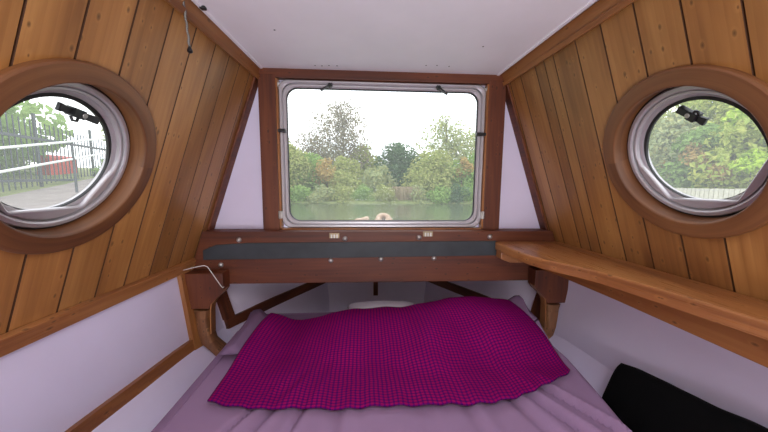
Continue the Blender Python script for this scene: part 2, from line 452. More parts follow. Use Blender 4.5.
# ---- trims along the sides
def side_strip(name, s, ya, yb, th, mat, za=-1.4, zb=1.59, inset=0., bev=.003):
    n = -outv(s); vs = []
    for d in (0., th):
        vs += [P(s * W(y, z), y, z) + n * (d + inset) for y, z in ((ya, za), (ya, zb), (yb, zb), (yb, za))]
    return MB().hexa(vs, (0, 1, 0)).build(name, mat, bevel=bev)
for s, i in ((-1, 1), (1, 2)):
    t = side_strip('trim_%d' % i, s, .530, .592, .014, M['trim'], inset=.0005); tag(t, kind='structure')
    b = side_strip('bead', s, .528, .548, .010, M['trim'], inset=.0145); b.parent = t
t = side_strip('trim_3', -1, -.438, -.386, .020, M['shelf'], zb=1.50, inset=.0005); tag(t, kind='structure')

# rails on the lower lining, running on into the bow, with uprights
def side_at(s, y, z):
    a = (y - GY) / (-.815 - GY); return s * (lerp(WG, z) + (lerp(WR, z) - lerp(WG, z)) * a)
def rail(name, s, za, zb, ya=-.775, yb=-.83, mat='red', th=.018):
    zs = [za] + [z for z in [x / 20 for x in range(-28, 60)] if za + .02 < z < zb - .02] + [zb]; vs = []
    for z in zs:
        for d, y in ((-.002, yb), (th, yb), (th, ya), (-.002, ya)):
            vs.append(P(side_at(s, max(y, -.815), z) - s * d, y, z))
    fs = []
    for i in range(len(zs) - 1):
        for q in range(4): fs.append((i * 4 + q, i * 4 + (q + 1) % 4, i * 4 + 4 + (q + 1) % 4, i * 4 + 4 + q))
    fs += [(0, 1, 2, 3), tuple(len(zs) * 4 - 4 + q for q in range(4))]
    return tag(MB().add(vs, fs).build(name, M[mat]), kind='structure')
rail('trim_4', -1, -1.3, 1.40, mat='trim')
rail('trim_5', -1, 1.61, 2.38); rail('trim_6', 1, 1.53, 2.38)
def upright(name, s, z0, z1, ya, yb, mat='red', th=.02):
    vs = []
    for y in (ya, yb):
        for d, z in ((-.002, z0), (-.002, z1), (th, z1), (th, z0)): vs.append(P(side_at(s, y, z) - s * d, y, z))
    return tag(MB().hexa(vs, (0, 0, 1)).build(name, M[mat], bevel=.002), kind='structure')
upright('trim_7', -1, 1.40, 1.475, -.44, -.83, 'trim')
upright('trim_8', -1, 1.605, 1.66, -.50, -.776); upright('trim_9', 1, 1.53, 1.60, -.50, -.776)
tag(MB().box((-.032, 2.372, -.95 + ZC), (.006, 2.402, -.445 + ZC), (0, 0, 1)).build('trim_10', M['red']), kind='structure')

# ---- bulkhead timbers round the front window
tag(MB().box((-.642, 1.56, -.285 + ZC), (-.556, 1.6, .548 + ZC), (0, 0, 1)).build('trim_11', M['red'], bevel=.003), kind='structure')
tag(MB().box((.560, 1.56, -.275 + ZC), (.652, 1.6, .548 + ZC), (0, 0, 1)).build('trim_12', M['red'], bevel=.003), kind='structure')
tag(MB().box((-.66, 1.562, .533 + ZC), (.66, 1.6, .578 + ZC), (1, 0, 0)).build('trim_13', M['red'], bevel=.002), kind='structure')
m = MB()                                     # pale bead inside the opening
for a, b in (((WX0 - .010, 1.563, WY0 - .012), (WX0 - .001, 1.6, WY1)), ((WX1 + .001, 1.563, WY0 - .012), (WX1 + .010, 1.6, WY1)),
             ((WX0 - .010, 1.563, WY0 - .012), (WX1 + .010, 1.6, WY0 - .003))):
    m.box((a[0], a[1], a[2] + ZC), (b[0], b[1], b[2] + ZC), (0, 0, 1))
tag(m.build('trim_14', M['trim']), kind='structure')
for s, i in ((-1, 15), (1, 16)):              # end board of each side wall against the bulkhead
    t = side_strip('trim_%d' % i, s, -.25, .53, .012, M['red'], za=1.545, zb=1.6, inset=.001); tag(t, kind='structure')

# ------------------------------------------------------------------ windows
def rrect(x0, x1, y0, y1, r, seg=8):
    out = []
    for cx, cy, a0 in ((x1 - r, y1 - r, 0), (x0 + r, y1 - r, 90), (x0 + r, y0 + r, 180), (x1 - r, y0 + r, 270)):
        for i in range(seg + 1):
            a = math.radians(a0 + 90 * i / seg); out.append((cx + r * math.cos(a), cy + r * math.sin(a)))
    return out
def loopring(loops, smooth_=True):
    """loops: list of (points2d, z) with equal counts, closed surface in between"""
    k = len(loops[0][0]); vs = []; fs = []
    for pts, z in loops: vs += [P(x, y, z) for x, y in pts]
    n = len(loops)
    for i in range(n):
        j = (i + 1) % n
        for q in range(k): fs.append((i * k + q, i * k + (q + 1) % k, j * k + (q + 1) % k, j * k + q))
    return vs, fs
win = empty('window_1', P(0, WY0, 1.6)); tag(win, kind='structure')
def frame_ring(o, i, z0, z1, r, ri):
    a = lambda d: rrect(WX0 + d, WX1 - d, WY0 + d, WY1 - d, max(.004, r - d * (r - ri) / max(i, 1e-6)))
    return loopring([(a(o), z1), (a(o), z0 + .004), (a(o + .004), z0), (a(i - .006), z0), (a(i), z0 + .006), (a(i), z1)])
m = MB(); m.add(*frame_ring(.000, .017, 1.576, 1.62, .045, .05)); m.build('frame', M['alu'], win)
m = MB(); m.add(*frame_ring(.0165, .034, 1.586, 1.618, .06, .058)); m.build('sash', M['alu'], win)
m = MB(); m.add(*frame_ring(.0335, .0365, 1.594, 1.612, .06, .056)); m.build('gasket', M['rubber'], win)
g = [P(x, y, 1.602) for x, y in rrect(WX0 + .034, WX1 - .034, WY0 + .034, WY1 - .034, .056)]
m = MB().prism(g, (0, .004, 0)); m.build('pane', M['glass'], win)
# latches at the head, clips at the sides, hinges at the sill
def latch(xa, ya, xb, yb):
    a, b = P(xa, ya, 1.567), P(xb, yb, 1.567); d = (b - a); pr = Vector((0, 1, 0)).cross(d).normalized() * .0075
    m = MB().prism([a + pr, b + pr * .6, b - pr * .6, a - pr], (0, .014, 0), g=d)
    o = m.build('latch', M['plastic'], win, bevel=.003); tag(o, 'slanted black latch')
    MB().lathe(a + Vector((0, .002, 0)) + d * .2, (0, -1, 0), (1, 0, 0), [(0, .012), (.008, .012), (.010, .006), (.010, -.014)], 16).build('latch_pivot', M['plastic'], o)
latch(-.268, .512, -.330, .478); latch(.278, .515, .338, .475)
for x0, x1 in ((-.553, -.512), (.503, .556)):
    tag(MB().box((x0, 1.562, .262 + ZC), (x1, 1.59, .280 + ZC), (1, 0, 0)).build('clip', M['plastic'], win, bevel=.004), 'small black clip')
for x in (-.551, .556):
    m = MB().box((x - .010, 1.560, -.188 + ZC), (x + .010, 1.578, -.150 + ZC), (0, 0, 1)); m.tube([P(x, -.19, 1.561), P(x, -.148, 1.561)], .006)
    m.build('hinge', M['galv'], win)

def porthole(s, idx):
    o = port_origin(s); n = outv(s); u = Vector((0, 1, 0)); v = n.cross(u)
    if v.z < 0: v = -v
    w = empty('window_%d' % idx, o); tag(w, kind='structure')
    # wooden surround, turned, built of curved segments
    prof = [(.2045, .050), (.2045, -.012), (.2058, -.0155), (.2085, -.0172), (.230, -.0178), (.2495, -.0165), (.2535, -.0140), (.2553, -.0100), (.2553, -.0035), (.2520, -.0025), (.2520, .006), (.216, .006), (.216, .05)]
    m = MB(); seg = 96; k = len(prof); vs = []
    for i in range(seg):
        a = 2 * PI * i / seg; d = u * math.cos(a) + n.cross(u) * math.sin(a)
        vs += [o + d * r + n * h for r, h in prof]
    rv = random.uniform(0, 9)
    start = len(m.v); m.v += vs
    for i in range(seg):
        j = (i + 1) % seg
        for q in range(k):
            q2 = (q + 1) % k
            m.f.append([i * k + q, j * k + q, j * k + q2, i * k + q2]); m.sm.append(True)
            c0, c1 = i / seg * 1.45 + rv, (i + 1) / seg * 1.45 + rv
            wq = sum(math.dist(prof[t], prof[t + 1]) for t in range(q)); wq2 = wq + math.dist(prof[q], prof[q2])
            m.uv.append([(c0, wq), (c1, wq), (c1, wq2), (c0, wq2)])
    m.build('surround', M['ring'], w, sharp=.35)
    # dark seal between wood and metal
    MB().lathe(o, n, u, [(.2043, .036), (.198, .036), (.198, .048), (.2043, .048)], 96, closed=True).build('seal', M['rubber'], w)
    # metal frame: flange plus stepped inner ring
    MB().lathe(o, n, u, [(.1990, .047), (.1990, .033), (.1960, .029), (.186, .028), (.182, .031), (.181, .042), (.173, .044), (.171, .050), (.171, .066), (.235, .066), (.235, .060), (.199, .060)], 96, closed=True).build('frame', M['alu'], w)
    # hopper plate: straight chords round the lower half
    down = math.atan2(-1, 0)
    basis_w = n.cross(u); sgn = 1 if basis_w.z > 0 else -1
    poly = [(.176, .03), (.165, -.028), (.089, -.149), (-.089, -.149), (-.165, -.028), (-.176, .03)]
    def rin(a):
        ca, sa = math.cos(a), math.sin(a) * sgn
        if sa > .18: return .1705
        best = .1705
        for (x0, y0), (x1, y1) in zip(poly, poly[1:]):
            den = ca * (y1 - y0) - sa * (x1 - x0)
            if abs(den) < 1e-9: continue
            t = (x0 * (y1 - y0) - y0 * (x1 - x0)) / den
            uu = ((ca * t - x0) * (x1 - x0) + (sa * t - y0) * (y1 - y0)) / ((x1 - x0) ** 2 + (y1 - y0) ** 2)
            if t > 0 and -.001 <= uu <= 1.001: best = min(best, t)
        return best
    MB().lathe(o, n, u, [(lambda a: max(.176, rin(a) + .008), .036), (lambda a: rin(a) + .003, .036), (rin, .039), (rin, .048), (lambda a: max(.176, rin(a) + .004), .049)], 144).build('hopper_plate', M['alu'], w, sharp=.3)
    MB().lathe(o, n, u, [(.176, .049), (.164, .049), (.1595, .052), (.1585, .070), (.176, .070)], 96, closed=True).build('glazing_ring', M['alu'], w)
    MB().lathe(o, n, u, [(.1586, .0535), (lambda a: .1570 - .008 * smooth(-.25, .35, math.sin(a) * sgn), .0535), (lambda a: .1570 - .008 * smooth(-.25, .35, math.sin(a) * sgn), .062), (.1586, .062)], 96, closed=True).build('gasket', M['rubber'], w)
    MB().lathe(o, n, u, [(0, .060), (.158, .060), (.158, .064), (0, .064)], 96, False).build('pane', M['glass'], w)
    # hinged black catch at the top of the glass
    def q(a, b, d): return o + u * a + v * b + n * d
    if s > 0: pa, pb = (.012, .135), (-.052, .082)
    else: pa, pb = (.072, .112), (-.040, .126)
    a, b = q(*pa, .034), q(*pb, .030); d = b - a; up_ = -n
    wv = d.normalized().cross(n)
    m = MB()
    def blk(t0, t1, hw0, hw1, d0, d1):
        p0, p1 = a + d * t0, a + d * t1
        m.hexa([p0 - wv * hw0 + n * d0, p1 - wv * hw1 + n * d0, p1 + wv * hw1 + n * d0, p0 + wv * hw0 + n * d0,
                p0 - wv * hw0 + n * d1, p1 - wv * hw1 + n * d1, p1 + wv * hw1 + n * d1, p0 + wv * hw0 + n * d1], d)
    blk(0, .46, .0105, .0085, 0, .016); blk(.42, .72, .012, .012, -.004, .02); blk(.70, 1.0, .0075, .011, .002, .013)
    o2 = m.build('catch', M['plastic'], w, bevel=.002); tag(o2, 'black hinged catch')
    m = MB().lathe(a + d * .45 - n * .004, n, d, [(0, -.002), (.006, -.002), (.007, 0)], 14); m.build('catch_screw', M['galv'], o2)
    m = MB().tube([a + d * .55 + wv * .010, a + d * .60 + wv * .020 - n * .004, a + d * .70 + wv * .022 - n * .004, a + d * .74 + wv * .012], .0035, 6); m.build('catch_loop', M['plastic'], o2)
porthole(-1, 2); porthole(1, 3)

# ------------------------------------------------------------------ deck beam, strap, bolts
beam = empty('deck_beam', P(0, -.525, 1.55)); tag(beam, 'heavy red-brown timber beam below the front window with a dark grey strap along it', 'beam', kind='structure')
def xw(y): return side_at(1, y, 1.5) if y < GY else W(y, 1.55)
m = MB(); by = [-.25, -.44, -.527]
m.prism([P(-xw(by[0]) + .004, by[0], 1.5)] + [P(-xw(GY) + .006, GY, 1.5), P(-xw(by[2]) + .008, by[2], 1.5), P(xw(by[2]) - .008, by[2], 1.5), P(xw(GY) - .006, GY, 1.5), P(xw(by[0]) - .004, by[0], 1.5)], (0, .098, 0), (1, 0, 0))
m.build('timber', M['red'], beam, bevel=.004)
m = MB(); m.prism([P(x, y, 1.4925) for x, y in ((-.925, -.395), (.615, -.382), (.615, -.302), (-.70, -.308), (-.86, -.318), (-.925, -.345))], (0, .0072, 0))
tag(m.build('strap', M['strap'], beam, bevel=.0015), 'dark grey band bolted along the beam')
for x, y in ((-.745, -.293), (-.203, -.288), (.189, -.283), (.575, -.28), (-.842, -.423), (-.278, -.405), (.273, -.397), (-.013, -.40)):
    m = MB().lathe(P(x, y, 1.4985), (0, -1, 0), (1, 0, 0), [(0, .010), (.006, .009), (.011, .005), (.0135, 0), (.0135, -.002)], 16)
    tag(m.build('coach_bolt', M['galv'], beam), 'domed galvanised bolt')
for x in (-.588, .606):
    pass
MB().lathe(P(-.598, -.262, 1.5585), (0, -1, 0), (1, 0, 0), [(0, .009), (.006, .008), (.009, .004), (.010, 0)], 14).build('jamb_bolt', M['galv'], beam)
for x, y in ((-.258, -.272), (.236, -.264)):   # metal catch plates for the window
    m = MB().box((x - .026, 1.4945, y - .013 + ZC), (x + .026, 1.4992, y + .014 + ZC), (1, 0, 0)); o = m.build('catch_plate', M['brass'], beam, bevel=.001)
    tag(o, 'small dull metal catch plate')
    for dx in (-.014, .0, .014):
        MB().box((x + dx - .004, 1.489, y - .012 + ZC), (x + dx + .004, 1.4945, y + .008 + ZC), (0, 0, 1)).build('catch_tooth', M['galv'], o, bevel=.001)

# ------------------------------------------------------------------ knees carrying the beam
def knee(s):
    root = empty('timber_knee', P(s * .9, -.95, 1.45))
    Y = lambda pts: [P(s * x, y, 1.425) for x, y in pts]
    # bracket under the beam, with a curved inner edge
    br = [(.985, -.446), (.800, -.446), (.800, -.535), (.815, -.556), (.842, -.580), (.866, -.606), (.874, -.628), (.985, -.628)]
    m = MB().prism(Y(br), (0, .07, 0), (0, 0, 1)); m.build('bracket', M['red'], root, bevel=.004)
    # crooked trunk piece below the bracket, built as stacked irregular sections
    sec = [(-.638, .975, .878), (-.68, .972, .886), (-.73, .970, .888), (-.77, .972, .885), (-.81, .972, .872), (-.85, .965, .850), (-.90, .945, .825), (-.965, .90, .800)]
    vs = []; K = 12
    for i, (y, xo, xi) in enumerate(sec):
        xo = min(xo, side_at(1, max(y, -.815), 1.46) - .010) if y > -.82 else min(xo, lerp(WR, 1.5) - .01 - (-.815 - y) * 1.25)
        cx, hw = (xo + xi) / 2, max(.03, (xo - xi) / 2)
        for j in range(K):
            a = 2 * PI * j / K; ex = abs(math.cos(a)) ** .55 * (1 if math.cos(a) > 0 else -1); ey = abs(math.sin(a)) ** .55 * (1 if math.sin(a) > 0 else -1)
            wob = 1 + .10 * vnoise(j * 1.3 + s * 5, i * .9, 3)
            vs.append(P(s * (cx + hw * ex * wob), y, 1.462 + .040 * ey * wob))
    fs = [(i * K + j, i * K + (j + 1) % K, (i + 1) * K + (j + 1) % K, (i + 1) * K + j) for i in range(len(sec) - 1) for j in range(K)]
    fs += [tuple(range(K)), tuple((len(sec) - 1) * K + j for j in range(K))]
    m = MB().add(vs, fs, (0, 0, 1), True); m.build('trunk', M['knee'], root)
    # curved facing along the inner edge of the knee
    m = MB().bar([P(s * x, y, 1.449) for x, y in ((.800, -.53), (.815, -.552), (.842, -.576), (.864, -.604), (.870, -.64), (.872, -.70), (.874, -.76))],
                 [(-.022, -.003), (.022, -.003), (.022, .003), (-.022, .003)], up=(s * 1., 0, -.6)); m.build('facing', M['trim'], root)
    if s < 0: tag(root, 'crooked natural timber knee under the beam on the left, beside the thin white cable', 'timber knee', 'timber knees under the beam')
    else: tag(root, 'crooked natural timber knee under the beam at the shelf end', 'timber knee', 'timber knees under the beam')
knee(-1); knee(1)

# thin white cable over the left knee
cab = MB().tube([P(-.968, -.420, 1.40), P(-.934, -.412, 1.408), P(-.90, -.405, 1.41), P(-.876, -.402, 1.412), P(-.862, -.409, 1.413), P(-.835, -.455, 1.414), P(-.806, -.506, 1.416), P(-.799, -.517, 1.418), P(-.792, -.512, 1.42)], .0019, 8)
tag(cab.build('cable', M['wire'], origin=P(-.9, -.45, 1.40)), 'thin white cable bent over the wooden bracket at the left end of the beam', 'cable')

# ------------------------------------------------------------------ shelf on the right
sh = empty('side_shelf', P(.9, -.35, .6)); tag(sh, 'wavy-edged wooden shelf running along the right wall under the porthole', 'shelf')
front = [(.600, 1.488), (.601, 1.40), (.604, 1.30), (.618, 1.19), (.652, 1.10), (.70, 1.025), (.735, .955), (.760, .86), (.780, .77), (.800, .67), (.822, .56), (.838, .42), (.846, .2), (.85, -.1), (.85, -.6)]
front = [(x, z) for z, x in hermite([(-z, x) for x, z in front], 3)]; front = [(x, -z) for x, z in front]
yt = -.303
back = [(W(yt, z) - .003, z) for _, z in reversed(front)]
back2 = [(W(yt - .045, z) - .003, z) for _, z in reversed(front)]
k = len(front) * 2
top = [P(x, yt, z) for x, z in front + back]; bot = [P(x, yt - .045, z) for x, z in front + back2]
m = MB().add(top + bot, [tuple(range(k)), tuple(range(k, 2 * k))[::-1]] + [(i, (i + 1) % k, (i + 1) % k + k, i + k) for i in range(k)])
m.build('board', M['shelf'], sh, bevel=.007)
m = MB(); vs = []
for z in (-.6, .4, 1.0, 1.3, 1.478):
    xi = lerp([(-.6, .895), (.4, .878), (1.0, .855), (1.3, .828), (1.478, .80)], z); xo = W(-.43, z) - .004; xt = W(-.352, z) - .004
    vs += [P(xi, -.432, z), P(xo, -.432, z), P(xt, -.349, z), P(xi, -.349, z)]
fs = [(i * 4 + q, i * 4 + (q + 1) % 4, i * 4 + 4 + (q + 1) % 4, i * 4 + 4 + q) for i in range(4) for q in range(4)] + [(0, 1, 2, 3), (16, 17, 18, 19)]
m.add(vs, fs).build('support_batten', M['trim'], sh, bevel=.003)
m = MB().prism([P(.608, -.349, 1.485), P(.608, -.385, 1.485), P(.66, -.405, 1.485), P(.80, -.405, 1.485), P(.80, -.349, 1.485)], (0, -.06, 0)); m.build('end_block', M['shelf'], sh, bevel=.003)

# ------------------------------------------------------------------ the bed
BL = [(-.3, -.715), (.9, -.712), (1.2, -.715), (1.5, -.72), (1.6, -.70)]
BR = [(-.3, .66), (.55, .685), (.7, .70), (.9, .738), (1.1, .77), (1.3, .775), (1.5, .765), (1.6, .73)]
TOP, BOT = -.722, -.875
A_ = [(-.75, .030), (-.60, .050), (-.54, .045), (-.45, .0), (-.27, .034), (-.16, .056), (.06, .066), (.22, .095), (.30, .086), (.37, .078), (.46, .105), (.54, .125), (.60, .12), (.70, .09), (.80, .03)]
def lump(x, z):                              # what the pillows do to the cloth over them
    a = sum(lerp(A_, x + d) for d in (-.03, 0, .03)) / 3
    return a * smooth(.98, 1.38, z) * (1 - smooth(1.41, 1.60, z))
def bedtop(x, z):
    e = smooth(.25, .75, z)
    y = TOP + .006 * vnoise(x * 3, z * 2, 1) + .006 * vnoise(x * 5 + z * 1.2, z * 1.1, 2)
    # pulled folds running out from under the blanket
    fade = smooth(.45, .62, z) * (1 - smooth(.98, 1.15, z))
    for k_, (x0, sl, am, wd) in enumerate(((-.40, .45, .008, .016), (-.30, .30, .006, .013), (-.47, .55, .006, .012), (-.18, .18, .004, .02), (.42, -.35, .007, .02), (.50, -.55, .010, .016), (.60, -.60, .009, .014), (.10, .05, .003, .02), (.24, -.2, .004, .02))):
        xx = x0 + (z - .85) * sl
        am *= 1.9; y -= am * fade * math.exp(-((x - xx) / wd) ** 2)
        y += am * .6 * fade * math.exp(-((x - xx - wd * 1.8) / (wd * 1.2)) ** 2)
    return y
bed = empty('berth_bed', P(0, -1.36, .9)); tag(bed, 'wide boat berth made up with a creased mauve sheet', 'bed')
NXB, ZB = 190, [-.3 + 1.87 * i / 130 for i in range(131)]
def bedmesh(inset, ytop, ybot, rnd):
    vs = []; row = NXB + 1 + 12
    for z in ZB:
        l, r = lerp(BL, z) + inset, lerp(BR, z) - inset
        line = []
        for i in range(NXB + 1):
            t = i / NXB; x = l + (r - l) * t
            d = min(x - l, r - x); ro = rnd
            dip = 0 if d > ro else ro - math.sqrt(max(0, ro * ro - (ro - d) ** 2))
            line.append((x, ytop(x, z) - dip))
        ed = [(r + .004, line[-1][1] - .03), (r + .010, -.80), (r + .006, -.83), (r + .004, ybot + .01), (r - .02, ybot), (r * .3, ybot), (l * .3, ybot), (l + .02, ybot), (l - .004, ybot + .01), (l - .006, -.83), (l - .010, -.80), (l - .004, line[0][1] - .03)]
        vs += [P(x, y, z) for x, y in line + ed]
    fs = []
    n = len(ZB)
    for i in range(n - 1):
        for q in range(row): fs.append((i * row + q, i * row + (q + 1) % row, (i + 1) * row + (q + 1) % row, (i + 1) * row + q))
    fs += [tuple(range(row)), tuple((n - 1) * row + q for q in range(row))]
    return vs, fs
MB().add(*bedmesh(0, bedtop, BOT, .03), smooth=True).build('mattress_sheet', M['sheet'], bed)
m = MB(); bl = [(-.60, -.25), (-.60, 1.54)]; brr = [(.62, 1.54), (.55, .3), (.52, -.25)]
m.prism([P(x, -1.359, z) for x, z in bl + brr], (0, 0, BOT + 1.357)); m.build('base', M['white'], bed)
# loose flap of sheet along the left edge, hanging past the mattress corner
vs = []; zs = [-.2 + 1.6 * i / 40 for i in range(41)]
for z in zs:
    l = lerp(BL, z); wv = .012 * vnoise(z * 7, 1, 5)
    vs += [P(l + .028, TOP + .002, z), P(l - .012, TOP - .012, z), P(l - .040 + wv, TOP - .05, z), P(l - .058 + wv * 2, TOP - .115, z),
           P(l - .055 + wv * 2, TOP - .116, z), P(l - .034 + wv, TOP - .054, z), P(l - .008, TOP - .018, z), P(l + .028, TOP - .006, z)]
fs = [(i * 8 + q, i * 8 + (q + 1) % 8, i * 8 + 8 + (q + 1) % 8, i * 8 + 8 + q) for i in range(40) for q in range(8)] + [tuple(range(8)), tuple(320 + q for q in range(8))]
MB().add(vs, fs, smooth=True).build('sheet_flap', M['sheet'], bed)

# ---- gingham blanket thrown over the pillows
NEAR = [(-.605, .895), (-.507, .866), (-.39, .848), (-.269, .846), (-.15, .838), (-.033, .846), (.08, .838), (.173, .842), (.25, .836), (.315, .842), (.40, .858), (.467, .882), (.58, .93), (.698, .995)]
def blanket_y(x, z):
    y = max(TOP + .016 + .5 * max(0, bedtop(x, z) - TOP), TOP + .012) + lump(x, z) + .004
    f = smooth(.9, 1.1, z)
    y += .026 * f * vnoise(x * 5 + 3, z * 5, 8) + .022 * smooth(.95, 1.2, z) * math.exp(-((x - .16 - (z - 1.1) * .5) / .10) ** 2)
    y += .013 * f * vnoise(x * 11, z * 3 + x * 5, 9) + .006 * vnoise(x * 9, z * 9, 4)
    return y
NXK, NZK = 110, 80
vs = []; uvs = []
for j in range(NZK + 1):
    t = j / NZK
    for i in range(NXK + 1):
        a = i / NXK; xn = -.605 + a * 1.303; zn = lerp(NEAR, xn) + .004 * math.sin(a * 95) + .003 * vnoise(a * 60, 2, 6)
        xf = -.575 + a * 1.215; zf = 1.43 + .07 * smooth(.25, .6, a)
        bow = math.sin(PI * t)
        x = xn + (xf - xn) * t + (a - .5) * .06 * bow * (1.0 if a > .5 else .4); z = zn + (zf - zn) * t
        vs.append(P(x, blanket_y(x, z), z)); uvs.append((a * 1.30, (t * .78 if True else 0)))
m = MB(); m.v = vs; R_ = NXK + 1
for j in range(NZK):
    for i in range(NXK):
        f = (j * R_ + i, j * R_ + i + 1, (j + 1) * R_ + i + 1, (j + 1) * R_ + i)
        m.f.append(list(f)); m.sm.append(True); m.uv.append([uvs[q] for q in f])
bk = m.build('blanket', M['blanket'])
sd = bk.modifiers.new('thick', 'SOLIDIFY'); sd.thickness = .005; sd.offset = -1
tag(bk, 'magenta and purple gingham blanket spread over the head of the bed', 'blanket')

# ---- pillows
def pillow(name, cx, cz, hx, hz, h, y0, mat, rot=0., under=True):
    vs = []; N = 36
    def put(a, b, sgn):
        # rounded-square cushion with pinched corners
        x, z = a * hx * (1 - .05 * (1 - b * b)), b * hz * (1 - .07 * (1 - a * a))
        t = (max(0, 1 - a ** 4) * max(0, 1 - b ** 4)) ** .42
        xx = cx + x * math.cos(rot) - z * math.sin(rot); zz = cz + x * math.sin(rot) + z * math.cos(rot)
        y = y0 + (h * t * (1 if sgn > 0 else -.35)) + .006 * vnoise(xx * 9, zz * 9, 12) * t
        if sgn < 0: y = max(y, TOP + .008) if abs(a) < .999 and abs(b) < .999 else max(y, TOP + .012)
        return xx, y, zz
    grids = []
    for sgn in (1, -1):
        for j in range(N + 1):
            for i in range(N + 1):
                x, y, z = put(-1 + 2 * i / N, -1 + 2 * j / N, sgn)
                if under: y = min(y, blanket_y(x, min(z, 1.42)) - .016 - .6 * max(0, z - 1.42) + 1.1 * max(0, -.60 - x, x - lerp([(.99, .715), (1.2, .695), (1.43, .65)], z)))
                y = max(y, TOP + (.013 if sgn > 0 else .008))
                vs.append(P(x, y, z))
    fs = []; Q = (N + 1) ** 2
    for b in (0, Q):
        for j in range(N):
            for i in range(N):
                k0 = b + j * (N + 1) + i; fs.append((k0, k0 + 1, k0 + N + 2, k0 + N + 1))
    m = MB().add(vs, fs, smooth=True)
    o = m.build(name, mat, origin=P(cx, TOP, cz))
    bm = bmesh.new(); bm.from_mesh(o.data); bmesh.ops.remove_doubles(bm, verts=bm.verts, dist=.0004); bmesh.ops.recalc_face_normals(bm, faces=bm.faces); bm.to_mesh(o.data); bm.free()
    return o
tag(pillow('pillow', -.375, 1.34, .325, .20, .055, -.690, M['slip'], rot=.06), 'mauve pillow poking out from the blanket beside the left knee', 'pillow', 'mauve pillows under the blanket')
tag(pillow('pillow', .375, 1.33, .365, .20, .085, -.625, M['slip'], rot=-.12), 'mauve pillow poking out from the blanket beside the right knee', 'pillow', 'mauve pillows under the blanket')
tag(pillow('pillow', -.0, 1.515, .20, .055, .045, -.694, M['linen'], under=False), 'white pillow lying behind the gingham blanket under the beam', 'pillow')

# ---- black cushion leaning on the right wall
def cushion():
    vs = []; N = 30
    a0, a1 = P(.965, -.725, 1.065), P(.985, -.615, .50)       # top edge
    b0, b1 = P(.870, -.900, 1.040), P(.885, -.900, .50)       # bottom edge
    nrm = (a1 - a0).cross(b0 - a0).normalized()
    if nrm.x > 0: nrm = -nrm
    for sgn in (1, -1):
        for j in range(N + 1):
            for i in range(N + 1):
                u, w = i / N, j / N; a, b = 2 * u - 1, 2 * w - 1
                p = (a0.lerp(a1, u)).lerp(b0.lerp(b1, u), w); c = (a0 + a1 + b0 + b1) / 4
                t = (max(0, 1 - a ** 4) * max(0, 1 - b ** 4)) ** .4
                cr = .02 * (abs(a) * abs(b)) ** 6
                p = p + (c - p) * cr + nrm * (.048 * t * sgn) + Vector((0, 0, .008 * vnoise(u * 7, w * 3, 15)))
                vs.append(p)
    fs = []; Q = (N + 1) ** 2
    for b in (0, Q):
        for j in range(N):
            for i in range(N):
                k0 = b + j * (N + 1) + i; fs.append((k0, k0 + 1, k0 + N + 2, k0 + N + 1))
    o = MB().add(vs, fs, smooth=True).build('cushion', M['cush'], origin=(b0 + b1) / 2)
    bm = bmesh.new(); bm.from_mesh(o.data); bmesh.ops.remove_doubles(bm, verts=bm.verts, dist=.0004); bmesh.ops.recalc_face_normals(bm, faces=bm.faces); bm.to_mesh(o.data); bm.free()
    tag(o, 'black fabric cushion wedged between the bed and the right wall', 'cushion')
cushion()

# ---- beaded pull chain hanging at the top left
ch = empty('pull_chain', P(-.650, .578, 1.0)); tag(ch, 'thin beaded pull chain with a black end hanging from the ceiling at top left', 'chain')
m = MB(); n = 26
for i in range(n):
    t = i / (n - 1); m.ball(P(-.660 + .011 * t, .578 - .150 * t, 1.0 + .002 * math.sin(i)), .0042, 8, (1, 1, 1.0))
m.tube([P(-.660, .580, 1.0), P(-.649, .428, 1.0)], .0009, 5); m.build('bead_chain', M['chain'], ch)
MB().lathe(P(-.649, .428, 1.0), (0, 0, -1), (1, 0, 0), [(0, -.002), (.003, 0), (.008, .012), (.0085, .017), (.004, .021), (0, .022)], 14).build('pull_end', M['plastic'], ch)
MB().box((-.668, .990, .574 + ZC), (-.652, 1.010, .579 + ZC)).build('chain_bracket', M['plastic'], ch)

# ---- cream rope fenders on the foredeck outside the window
def coil(x, z, r, n, tilt, name, label):
    m = MB(); pts = []
    for i in range(n * 24 + 1):
        a = 2 * PI * i / 24; rr = r - .045 * (i / 24) / max(1, n) * .6
        pts.append(P(x + rr * math.cos(a), GY + .052 + (.033 if tilt else 0) + (.03 if tilt else .042) * i / 24 + tilt * rr * math.sin(a), z + rr * math.sin(a)))
    m.tube(pts, .024, 8); tag(m.build(name, M['rope'], origin=P(x, GY + .03, z)), label, 'rope', 'rope on the foredeck')
coil(.055, 2.45, .068, 2, .8, 'rope_coil', 'taller cream rope coil on the foredeck just outside the front window')
coil(-.13, 2.50, .065, 2, 0, 'rope_coil', 'lower cream rope coil beside the taller one outside the front window')

# ------------------------------------------------------------------ outside
WZ = -1.15
# canal water
tag(MB().add([P(-20, WZ, -30), P(60, WZ, -30), P(60, WZ, 60), P(-20, WZ, 60)], [(0, 1, 2, 3)]).build('water', M['water'], fix=False), kind='structure')
def ground(name, fn, xs, zs, mat):
    vs = [P(x, fn(x, z), z) for z in zs for x in xs]; k = len(xs)
    fs = [(j * k + i, j * k + i + 1, (j + 1) * k + i + 1, (j + 1) * k + i) for j in range(len(zs) - 1) for i in range(k - 1)]
    return tag(MB().add(vs, fs, smooth=True).build(name, mat), kind='structure')
rng = lambda a, b, n: [a + (b - a) * i / (n - 1) for i in range(n)]
def lg(x, z): d = -x; return -.92 + .052 * d + .115 * min(7., max(0, z - 4.5)) + .02 * vnoise(x * 2, z * 2, 3)
vs = []; zs = rng(-6, 30, 70); offs = [-.02, 0, .4, .8, 1.2, 1.7, 2.2, 2.8, 3.5, 4.3, 5.2, 6.5, 8, 10, 13, 17, 24]
